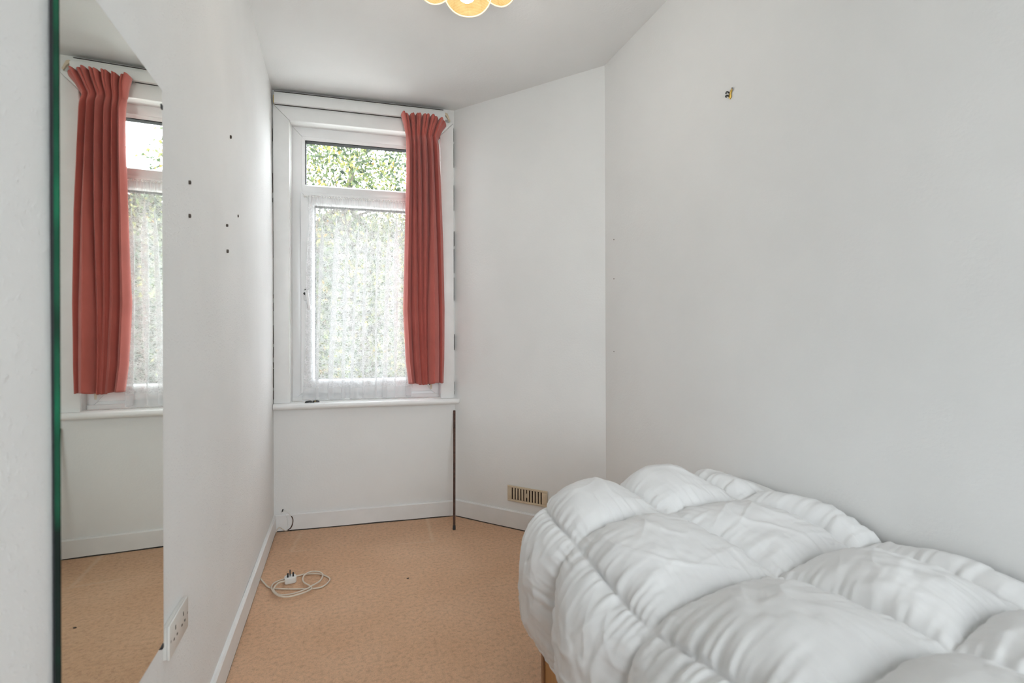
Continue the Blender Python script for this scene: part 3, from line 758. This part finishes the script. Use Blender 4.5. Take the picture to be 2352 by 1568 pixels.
# ------------------------------------------------------------------ air vent on the splayed wall
vent = thing('air_vent', ANG(0.506, 0, 0.152), 'beige plastic slotted air vent low on the angled wall', 'air vent')
vu0, vu1, vz0, vz1 = 0.380, 0.634, 0.155, 0.243
MB().fbox(ANG, vu0 + 0.006, vu1 - 0.006, 0.0005, 0.002, vz0 + 0.006, vz1 - 0.006).build('back_recess', 'void', vent)
n = 11; bw = 0.0095; sp = 0.0185; first = 0.407
def vbox(name, u0, u1, z0, z1, d=0.0085): return MB().fbox(ANG, u0, u1, 0.0018, d, z0, z1).build(name, 'cream', vent, 0.0012)
vbox('frame_rail', vu0, vu1, vz0, vz0 + 0.011); vbox('frame_rail', vu0, vu1, vz1 - 0.011, vz1)
vbox('frame_side', vu0, first, vz0 + 0.0112, vz1 - 0.0112); last = first + 10 * sp + 0.0085
vbox('frame_side', last, vu1, vz0 + 0.0112, vz1 - 0.0112)
for k in range(10):
    vbox('slat', first + 0.0085 + k * sp, first + (k + 1) * sp, vz0 + 0.0112, vz1 - 0.0112, 0.0075)
vbox('slider_knob', first + 5 * sp + 0.0002, first + 5 * sp + 0.0083, vz0 + 0.034, vz0 + 0.056, 0.0095)

# ------------------------------------------------------------------ corner cable
cab = thing('aerial_cable', WIN(0.06, 0.02, 0.0), 'thin looped cable coming out above the skirting in the corner', 'cable')
cp = [(0.045, 0.111), (0.062, 0.121), (0.084, 0.106), (0.101, 0.08), (0.103, 0.058), (0.095, 0.029), (0.083, 0.015), (0.062, 0.006), (0.048, 0.015), (0.033, 0.026), (0.022, 0.022), (0.016, 0.006)]
cpts = catmull([WIN(u, 0.024 + 0.010 * math.sin(i * 0.6), z) for i, (u, z) in enumerate(cp)], 5)
MB().tube(cpts[:14], 0.0024, 8).build('white_sleeve', 'plastic', cab, smooth=True)
MB().tube(cpts[13:33], 0.0025, 8).build('dark_sleeve', 'rust', cab, smooth=True)
MB().tube(cpts[32:], 0.0023, 8).build('tail', 'cord', cab, smooth=True)
MB().tube([WIN(0.045, 0.017, 0.112), WIN(0.050, 0.020, 0.128)], 0.003, 8).build('cable_clip', 'black', cab)
MB().tube(catmull([WIN(0.062, 0.0155, 0.100), WIN(0.072, 0.016, 0.07), WIN(0.074, 0.016, 0.035), WIN(0.068, 0.018, 0.008)], 5), 0.0016, 6).build('painted_wire', 'gloss', cab, smooth=True)

# ------------------------------------------------------------------ plug and flex on the carpet
cordp = [(-0.336, 2.482, 0.012), (-0.313, 2.436, 0.006), (-0.282, 2.386, 0.004), (-0.206, 2.351, 0.004), (-0.116, 2.323, 0.004), (-0.071, 2.328, 0.004), (-0.044, 2.383, 0.004), (-0.062, 2.427, 0.004), (-0.099, 2.461, 0.005), (-0.147, 2.475, 0.005), (-0.19, 2.465, 0.006), (-0.237, 2.452, 0.006), (-0.272, 2.424, 0.008), (-0.279, 2.379, 0.012), (-0.266, 2.322, 0.016), (-0.244, 2.278, 0.018), (-0.218, 2.256, 0.018), (-0.19, 2.251, 0.018), (-0.149, 2.268, 0.016), (-0.12, 2.293, 0.014), (-0.116, 2.308, 0.014), (-0.125, 2.336, 0.012), (-0.148, 2.373, 0.012), (-0.157, 2.408, 0.012), (-0.153, 2.446, 0.013), (-0.131, 2.468, 0.015), (-0.104, 2.462, 0.016), (-0.079, 2.438, 0.015), (-0.075, 2.403, 0.013), (-0.088, 2.367, 0.01), (-0.116, 2.323, 0.016), (-0.137, 2.314, 0.01), (-0.172, 2.293, 0.01), (-0.214, 2.288, 0.01), (-0.243, 2.297, 0.012), (-0.264, 2.333, 0.014), (-0.266, 2.358, 0.018), (-0.253, 2.388, 0.02), (-0.231, 2.403, 0.018), (-0.222, 2.415, 0.016)]
cord = thing('power_lead', (-0.21, 2.42, 0), 'coiled off-white mains lead with a three-pin plug lying on the carpet', 'power lead')
MB().tube(catmull(cordp, 7), 0.0034, 9).build('flex', 'cord', cord, smooth=True)
# plug lying on its back, pins up
pc = Vector((-0.209, 2.424, 0.0)); ang = math.radians(10)
px_ = Vector((math.cos(ang), math.sin(ang), 0)); py_ = Vector((-math.sin(ang), math.cos(ang), 0))
def PL(a, b_, z): return pc + px_ * a + py_ * b_ + Vector((0, 0, z))
outl = [(-0.024, -0.016), (-0.018, -0.021), (0.018, -0.021), (0.024, -0.016), (0.024, 0.012), (0.014, 0.022), (-0.014, 0.022), (-0.024, 0.012)]
body = MB().prism(outl, lambda p, d: PL(p[0], p[1], d), 0.001, 0.028).build('plug_body', 'plastic', cord, 0.004, seg=3)
MB().hexa([PL(-0.002, 0.005, 0.0285), PL(0.002, 0.005, 0.0285), PL(0.002, 0.013, 0.0285), PL(-0.002, 0.013, 0.0285), PL(-0.002, 0.005, 0.051), PL(0.002, 0.005, 0.051), PL(0.002, 0.013, 0.051), PL(-0.002, 0.013, 0.051)]).build('pin', 'black', body)
for sx in (-0.011, 0.011):
    MB().hexa([PL(sx - 0.0032, -0.012, 0.0285), PL(sx + 0.0032, -0.012, 0.0285), PL(sx + 0.0032, -0.008, 0.0285), PL(sx - 0.0032, -0.008, 0.0285), PL(sx - 0.0032, -0.012, 0.046), PL(sx + 0.0032, -0.012, 0.046), PL(sx + 0.0032, -0.008, 0.046), PL(sx - 0.0032, -0.008, 0.046)]).build('pin', 'black' if sx < 0 else 'black', body)
MB().lathe(PL(0.0, -0.001, 0.0275), [(0.004, 0), (0.004, 0.0016), (0.002, 0.0022)], 10).build('fuse_screw', 'steel', body)

# tiny dark bits dropped on the carpet
def crumb(name, x, y, r, label):
    rs = np.random.RandomState(int(abs(x) * 1000)); pts = [(r * rs.uniform(0.7, 1.2), h * r) for h in (0.0, 0.5, 1.0)]
    o = MB().lathe((x, y, 0.0006), [(r * 0.7, 0), (r * 1.1, r * 0.4), (r * 0.9, r * 0.9), (r * 0.3, r * 1.2)], 8).build(name, 'hole', loc=(x, y, 0))
    o.scale = (1.6, 0.8, 1); tag(o, label, 'crumb'); return o
crumb('carpet_crumb', 0.286, 2.286, 0.0036, 'tiny dark crumb alone in the middle of the carpet')
crumb('carpet_crumb', -0.213, 2.362, 0.0030, 'tiny dark crumb inside the coil of the power lead')

# ------------------------------------------------------------------ wall socket
so = thing('wall_socket', (XL, 1.297, 0.43), 'off-white double electrical socket low on the left wall', 'socket')
y0, y1, z0, z1 = 1.229, 1.366, 0.394, 0.467
MB().box(XL - 0.001, XL + 0.0065, y0 + 0.002, y1 - 0.002, z0 + 0.002, z1 - 0.002).build('back_box', 'socket', so, 0.001)
MB().box(XL + 0.0066, XL + 0.0125, y0, y1, z0, z1).build('face_plate', 'socket', so, 0.0025)
for yc in (y0 + 0.040, y1 - 0.040):
    for (dy, dz, a, b_) in ((0, 0.014, 0.0022, 0.0045), (-0.011, -0.006, 0.0035, 0.0022), (0.011, -0.006, 0.0035, 0.0022)):
        MB().box(XL + 0.012, XL + 0.0129, yc + dy - a, yc + dy + a, z0 + 0.036 + dz - b_, z0 + 0.036 + dz + b_).build('pin_hole', 'hole', so)
for yc in (y0 + 0.008, y1 - 0.008):
    MB().lathe((XL + 0.0122, yc, (z0 + z1) / 2), [(0.003, 0), (0.003, 0.0006), (0.001, 0.0009)], 10, Vector((1, 0, 0))).build('fixing_screw', 'steel', so)

# ------------------------------------------------------------------ mirror
mi = thing('wall_mirror', (XL, 0.995, 0.458), 'tall frameless rectangular mirror fixed to the left wall', 'mirror')
my0, my1, mz0, mz1 = 0.8015, 1.186, 0.458, 1.566
MYAW = math.radians(0.62)                 # its far edge stands a little further off the wall
def MR(y, d, z): return Vector((-0.338 + (y - 0.996) * math.tan(MYAW) - d, y, z))
def mbox(y0, y1, d0, d1, z0, z1): return MB().hexa([MR(y0, d0, z0), MR(y1, d0, z0), MR(y1, d1, z0), MR(y0, d1, z0), MR(y0, d0, z1), MR(y1, d0, z1), MR(y1, d1, z1), MR(y0, d1, z1)])
mbox(my0, my1, 0.0006, 0.0062, mz0, mz1).build('glass_edge', 'glass_edge', mi)
mesh('silvered_face', [MR(my0 + 0.001, 0, mz0 + 0.001), MR(my1 - 0.001, 0, mz0 + 0.001), MR(my1 - 0.001, 0, mz1 - 0.001), MR(my0 + 0.001, 0, mz1 - 0.001)], [(0, 1, 2, 3)], 'mirror', mi)
mbox(my0 + 0.003, my1 - 0.02, 0.0064, 0.0115, mz0 + 0.004, mz1 - 0.004).build('gap_shade_slab', 'black', mi)  # black slab stands in for the shade between glass and wall
for (yy, zz) in ((my1 - 0.004, mz1 - 0.034), (my1 - 0.008, mz0 - 0.004), (my0 + 0.03, mz1 + 0.002), (my0 + 0.03, mz0 - 0.004)):
    mbox(yy - 0.004, yy + 0.005, -0.0015, 0.011, zz - 0.005, zz + 0.005).build('mirror_clip', 'black', mi, 0.0015)

# ------------------------------------------------------------------ picture hook
hk = thing('picture_hook', (XR, 1.408, 1.898), 'small brass picture hook with its nail high on the right wall', 'hook')
def RW(y, d, z): return Vector((XR - d, y, z))
MB().prism([(1.400, 1.925), (1.4045, 1.914), (1.403, 1.904), (1.4095, 1.8975), (1.4165, 1.906), (1.4155, 1.9155), (1.410, 1.9215), (1.4068, 1.9285)], lambda p, d: RW(p[0], d, p[1]), 0.0005, 0.004).build('plate', 'brass', hk, 0.0008)
MB().tube([RW(1.409, 0.001, 1.915), RW(1.396, 0.006, 1.9305)], 0.0022, 8).build('nail', 'brass', hk)
MB().lathe(RW(1.3965, 0.0055, 1.929), [(0.0032, 0), (0.0034, 0.002), (0.002, 0.003)], 10, Vector((-0.3, -0.6, 0.7))).build('nail_head', 'steel', hk)
MB().tube(catmull([RW(1.414, 0.003, 1.922), RW(1.419, 0.006, 1.928), RW(1.4225, 0.008, 1.9255), RW(1.4215, 0.009, 1.921)], 4), 0.0022, 8).build('prong', 'black', hk)
MB().tube(catmull([RW(1.415, 0.003, 1.911), RW(1.4205, 0.008, 1.915), RW(1.4225, 0.010, 1.9125), RW(1.419, 0.010, 1.908)], 4), 0.0022, 8).build('prong', 'black', hk)

# ------------------------------------------------------------------ ceiling lamp
LX, LY = 0.405, 1.640
lamp = thing('ceiling_lamp', (LX, LY, CEIL), 'lit ceiling lamp with a petal-shaped woven bamboo shade', 'ceiling lamp')
MB().lathe((LX, LY, CEIL), [(0.05, 0), (0.05, -0.012), (0.03, -0.028), (0.008, -0.032)], 24).build('ceiling_rose', 'plastic', lamp, smooth=True)
MB().tube([(LX, LY, CEIL - 0.03), (LX, LY, CEIL - 0.12)], 0.004, 8).build('flex', 'plastic', lamp)
MB().lathe((LX, LY, CEIL - 0.19), [(0.019, 0), (0.021, 0.02), (0.021, 0.06), (0.010, 0.075)], 20).build('lampholder', 'plastic', lamp, smooth=True)
BZ = 2.194
MB().lathe((LX, LY, BZ), [(0.001, 0), (0.014, 0.003), (0.024, 0.011), (0.0295, 0.024), (0.030, 0.036), (0.026, 0.054), (0.018, 0.074), (0.0135, 0.094)], 24).build('bulb', 'bulb', lamp, smooth=True)
def petal(k):
    a0 = math.atan2(LX, LY) * -1 + PI / 2 + k * PI / 3 - 0.03       # first petal points away from the doorway side
    na, nb = 25, 23; v = []; uvs = []
    for i in range(na):
        t_ = i / (na - 1) * 2 - 1
        for j in range(nb):
            q = j / (nb - 1)
            # length profile: scalloped tip
            tipq = 1.0 - 0.42 * abs(t_) ** 2.6
            b_ = q * tipq
            half = (0.34 + 0.46 * min(1, b_ * 1.5)) * t_
            rad = 0.052 + 0.125 * b_ ** 0.9 - 0.010 * math.cos(t_ * PI / 2) * 0
            cup = 0.016 * (t_ * t_) * b_
            ang_ = a0 + half * 0.98
            z = CEIL - 0.066 - 0.146 * b_ ** 1.15 + cup
            v.append(Vector((LX + rad * math.cos(ang_), LY + rad * math.sin(ang_), z)))
            uvs.append((t_ * 0.10, b_ * 0.17))
    p = mesh('petal', v, grid_faces(na, nb), 'bamboo', lamp, True, uvs); solidify(p, 0.0012)
    edge = [v[i * nb + nb - 1] for i in range(na)]
    side0 = [v[j] for j in range(nb - 1, 4, -3)]; side1 = [v[(na - 1) * nb + j] for j in range(nb - 1, 4, -3)]
    MB().tube(side0[::-1] + edge[1:-1] + side1, 0.0028, 7).build('petal_rim', 'rim', p, smooth=True)
for k in range(6): petal(k)
MB().lathe((LX, LY, CEIL - 0.082), [(0.020, 0), (0.054, 0.0), (0.054, 0.006), (0.020, 0.006)], 28).build('shade_ring', 'rim', lamp, smooth=False)
pl = bpy.data.lights.new('lamp_light', 'POINT'); pl.energy = LAMP_POWER; pl.shadow_soft_size = 0.032; pl.color = (1.0, 0.95, 0.87)
plo = bpy.data.objects.new('lamp_light', pl); col.objects.link(plo); plo.location = (LX, LY, BZ - 0.045)

# ------------------------------------------------------------------ bed
BX0, BX1, BY0, BY1 = 0.545, 1.272, -0.58, 1.335
bed = thing('single_bed', ((BX0 + BX1) / 2, (BY0 + BY1) / 2, 0), 'low tan wooden single bed base showing below the duvet corner', 'bed')
MB().box(BX0, BX0 + 0.018, BY0 + 0.02, BY1 - 0.020, 0.03, 0.30).build('side_panel', 'wood', bed, 0.0015)
MB().box(BX1 - 0.018, BX1, BY0 + 0.02, BY1 - 0.020, 0.03, 0.30).build('side_panel', 'wood', bed, 0.0015)
MB().box(BX0 - 0.004, BX1, BY1 - 0.0195, BY1, 0.0, 0.30).build('end_board', 'chip', bed, 0.001)
MB().box(BX0 - 0.004, BX1, BY0, BY0 + 0.0195, 0.0, 0.30).build('end_board', 'chip', bed, 0.001)
MB().box(BX0 + 0.0185, BX1 - 0.0185, BY0 + 0.02, BY1 - 0.02, 0.26, 0.28).build('slat_base', 'wood', bed)
MB().box(BX0 + 0.02, BX1 - 0.02, BY0 + 0.03, BY1 - 0.04, 0.2805, 0.44).build('mattress', 'duvet', bed, 0.03, seg=3)

# ------------------------------------------------------------------ duvet
def build_duvet():
    xi, yi, R, LM = 0.645, 1.32, 0.13, 0.42
    NSx, NR = 290, 600
    s = np.linspace(xi - LM, 1.2715, NSx); r = np.linspace(-0.72, yi + LM, NR)
    Sg, Rg = np.meshgrid(s, r, indexing='ij')
    n1, n2, n3, n4, n5 = VN(41), VN(42), VN(43), VN(44), VN(45)
    def sst(x):
        x = np.clip(x, 0, 1); return x * x * x * (x * (x * 6 - 15) + 10)
    def base(Sg, Rg):
        ws = np.maximum(0, xi - Sg); wr = np.maximum(0, Rg - yi)
        Lm = np.maximum(ws, wr); Le = np.sqrt(ws ** 2 + wr ** 2) + 1e-9
        nx = -ws / Le; ny = wr / Le
        a = np.minimum(Lm / R, PI / 2)
        rho = R * np.sin(a); dl = R * (1 - np.cos(a)) + np.maximum(0, Lm - PI / 2 * R)
        h = 0.535 + 0.062 * sst((Rg - 0.75) / 0.6) + 0.012 * n1(Sg * 3.1, Rg * 2.6) + 0.03 * sst((0.95 - Rg) / 0.5)
        # hem flares outwards a touch
        fl = 0.05 * sst((Lm - 0.14) / 0.2)
        X = np.maximum(Sg, xi) + nx * (rho + fl * 0.2); Y = np.minimum(Rg, yi) + ny * (rho + fl * 0.2)
        return np.stack([X, Y, h - dl], -1)
    e = 1e-3
    P = base(Sg, Rg)
    du = base(Sg + e, Rg) - base(Sg - e, Rg); dv = base(Sg, Rg + e) - base(Sg, Rg - e)
    Nn = np.cross(du, dv); Nn /= np.linalg.norm(Nn, axis=-1)[..., None] + 1e-12
    # quilting lines on the flat cloth, gently wavering
    sw = Sg + 0.014 * n2(Sg * 2.0 + 5, Rg * 3.3) + 0.085 * sst((Rg - 0.9) / 0.5) * sst((Sg - 0.58) / 0.2); rw = Rg + 0.016 * n3(Sg * 3.6, Rg * 2.2) - 0.10 * np.clip(Sg - 0.60, 0, 0.5)
    SL = np.array([xi - LM - 0.004, 0.56, 0.905, 1.175, 1.286])
    RL = np.array([-0.90, -0.62, -0.34, -0.06, 0.22, 0.50, 0.83, 1.145, 1.42, yi + LM + 0.02])
    def cell(x, Ls):
        k = np.clip(np.searchsorted(Ls, x, side='right') - 1, 0, len(Ls) - 2)
        lo_, hi_ = Ls[k], Ls[k + 1]; a = np.clip((x - lo_) / (hi_ - lo_), 0, 1)
        return k, a, np.minimum(x - lo_, hi_ - x), hi_ - lo_
    ks, a, ds, hs = cell(sw, SL); kr, b_, dr, hr = cell(rw, RL)
    ds = np.maximum(ds, 0); dr = np.maximum(dr, 0)
    pf = (np.sin(PI * a) ** 0.5) * (np.sin(PI * b_) ** 0.5)
    rs = np.random.RandomState(5); ampk = 0.064 * rs.uniform(0.88, 1.15, (8, 14))
    amp = ampk[ks, kr]
    amp = np.where(ks == 0, amp * 0.62, np.where(ks == 3, amp * 0.7, amp))
    disp = amp * pf
    # lean each puff a little so its crest is not central
    disp *= 1 + 0.18 * n4(Sg * 5, Rg * 5)
    # gathers that run into the stitching
    g1 = n5(rw * 62 + 3, sw * 7) + 0.7 * n4(rw * 110, sw * 9 + 11)
    g2 = n5(sw * 62 + 17, rw * 7) + 0.7 * n4(sw * 110 + 5, rw * 9)
    disp += 0.0062 * g1 * np.exp(-ds / 0.045) * np.clip(dr / 0.02, 0, 1) * np.clip(ds / 0.006, 0, 1)
    disp += 0.0050 * g2 * np.exp(-dr / 0.045) * np.clip(ds / 0.02, 0, 1) * np.clip(dr / 0.006, 0, 1)
    # long drag creases across the puffs
    q = sw * 0.75 + rw * 0.66
    cr = 1 - np.abs(n2(q * 13 + 2.2 * n1(Sg * 4, Rg * 4), (rw - sw) * 3.0 + 9))
    disp += 0.0055 * (cr ** 3.5) * pf
    q2 = sw * -0.5 + rw * 0.86
    cr2 = 1 - np.abs(n3(q2 * 17 + 1.6 * n1(Sg * 5 + 3, Rg * 4), (rw + sw) * 3.4))
    disp += 0.0035 * (cr2 ** 4) * pf
    disp += 0.004 * n1(Sg * 18, Rg * 18) * pf + 0.0016 * n2(Sg * 45, Rg * 45) * pf
    # hem: sewn edge pinched thin
    Q = P + Nn * disp[..., None]
    Q[..., 0] = np.minimum(Q[..., 0], 1.2715)
    NX, NY = Sg.shape
    f = grid_faces(NX, NY)
    root = thing('duvet', (0.9, 0.5, 0.25), 'puffy white box-quilted duvet spread over the bed', 'duvet')
    o = mesh('quilted_cover', Q.reshape(-1, 3).tolist(), f, 'duvet', root, True)
    solidify(o, 0.014, -1)
    # piped seam along the outer hem
    hem = [Vector(Q[0, j]) for j in range(0, NY, 3)] + [Vector(Q[i, NY - 1]) for i in range(1, NX, 3)]
    MB().tube(hem, 0.0042, 7).build('hem_piping', 'duvet', root, smooth=True)
    return root
build_duvet()
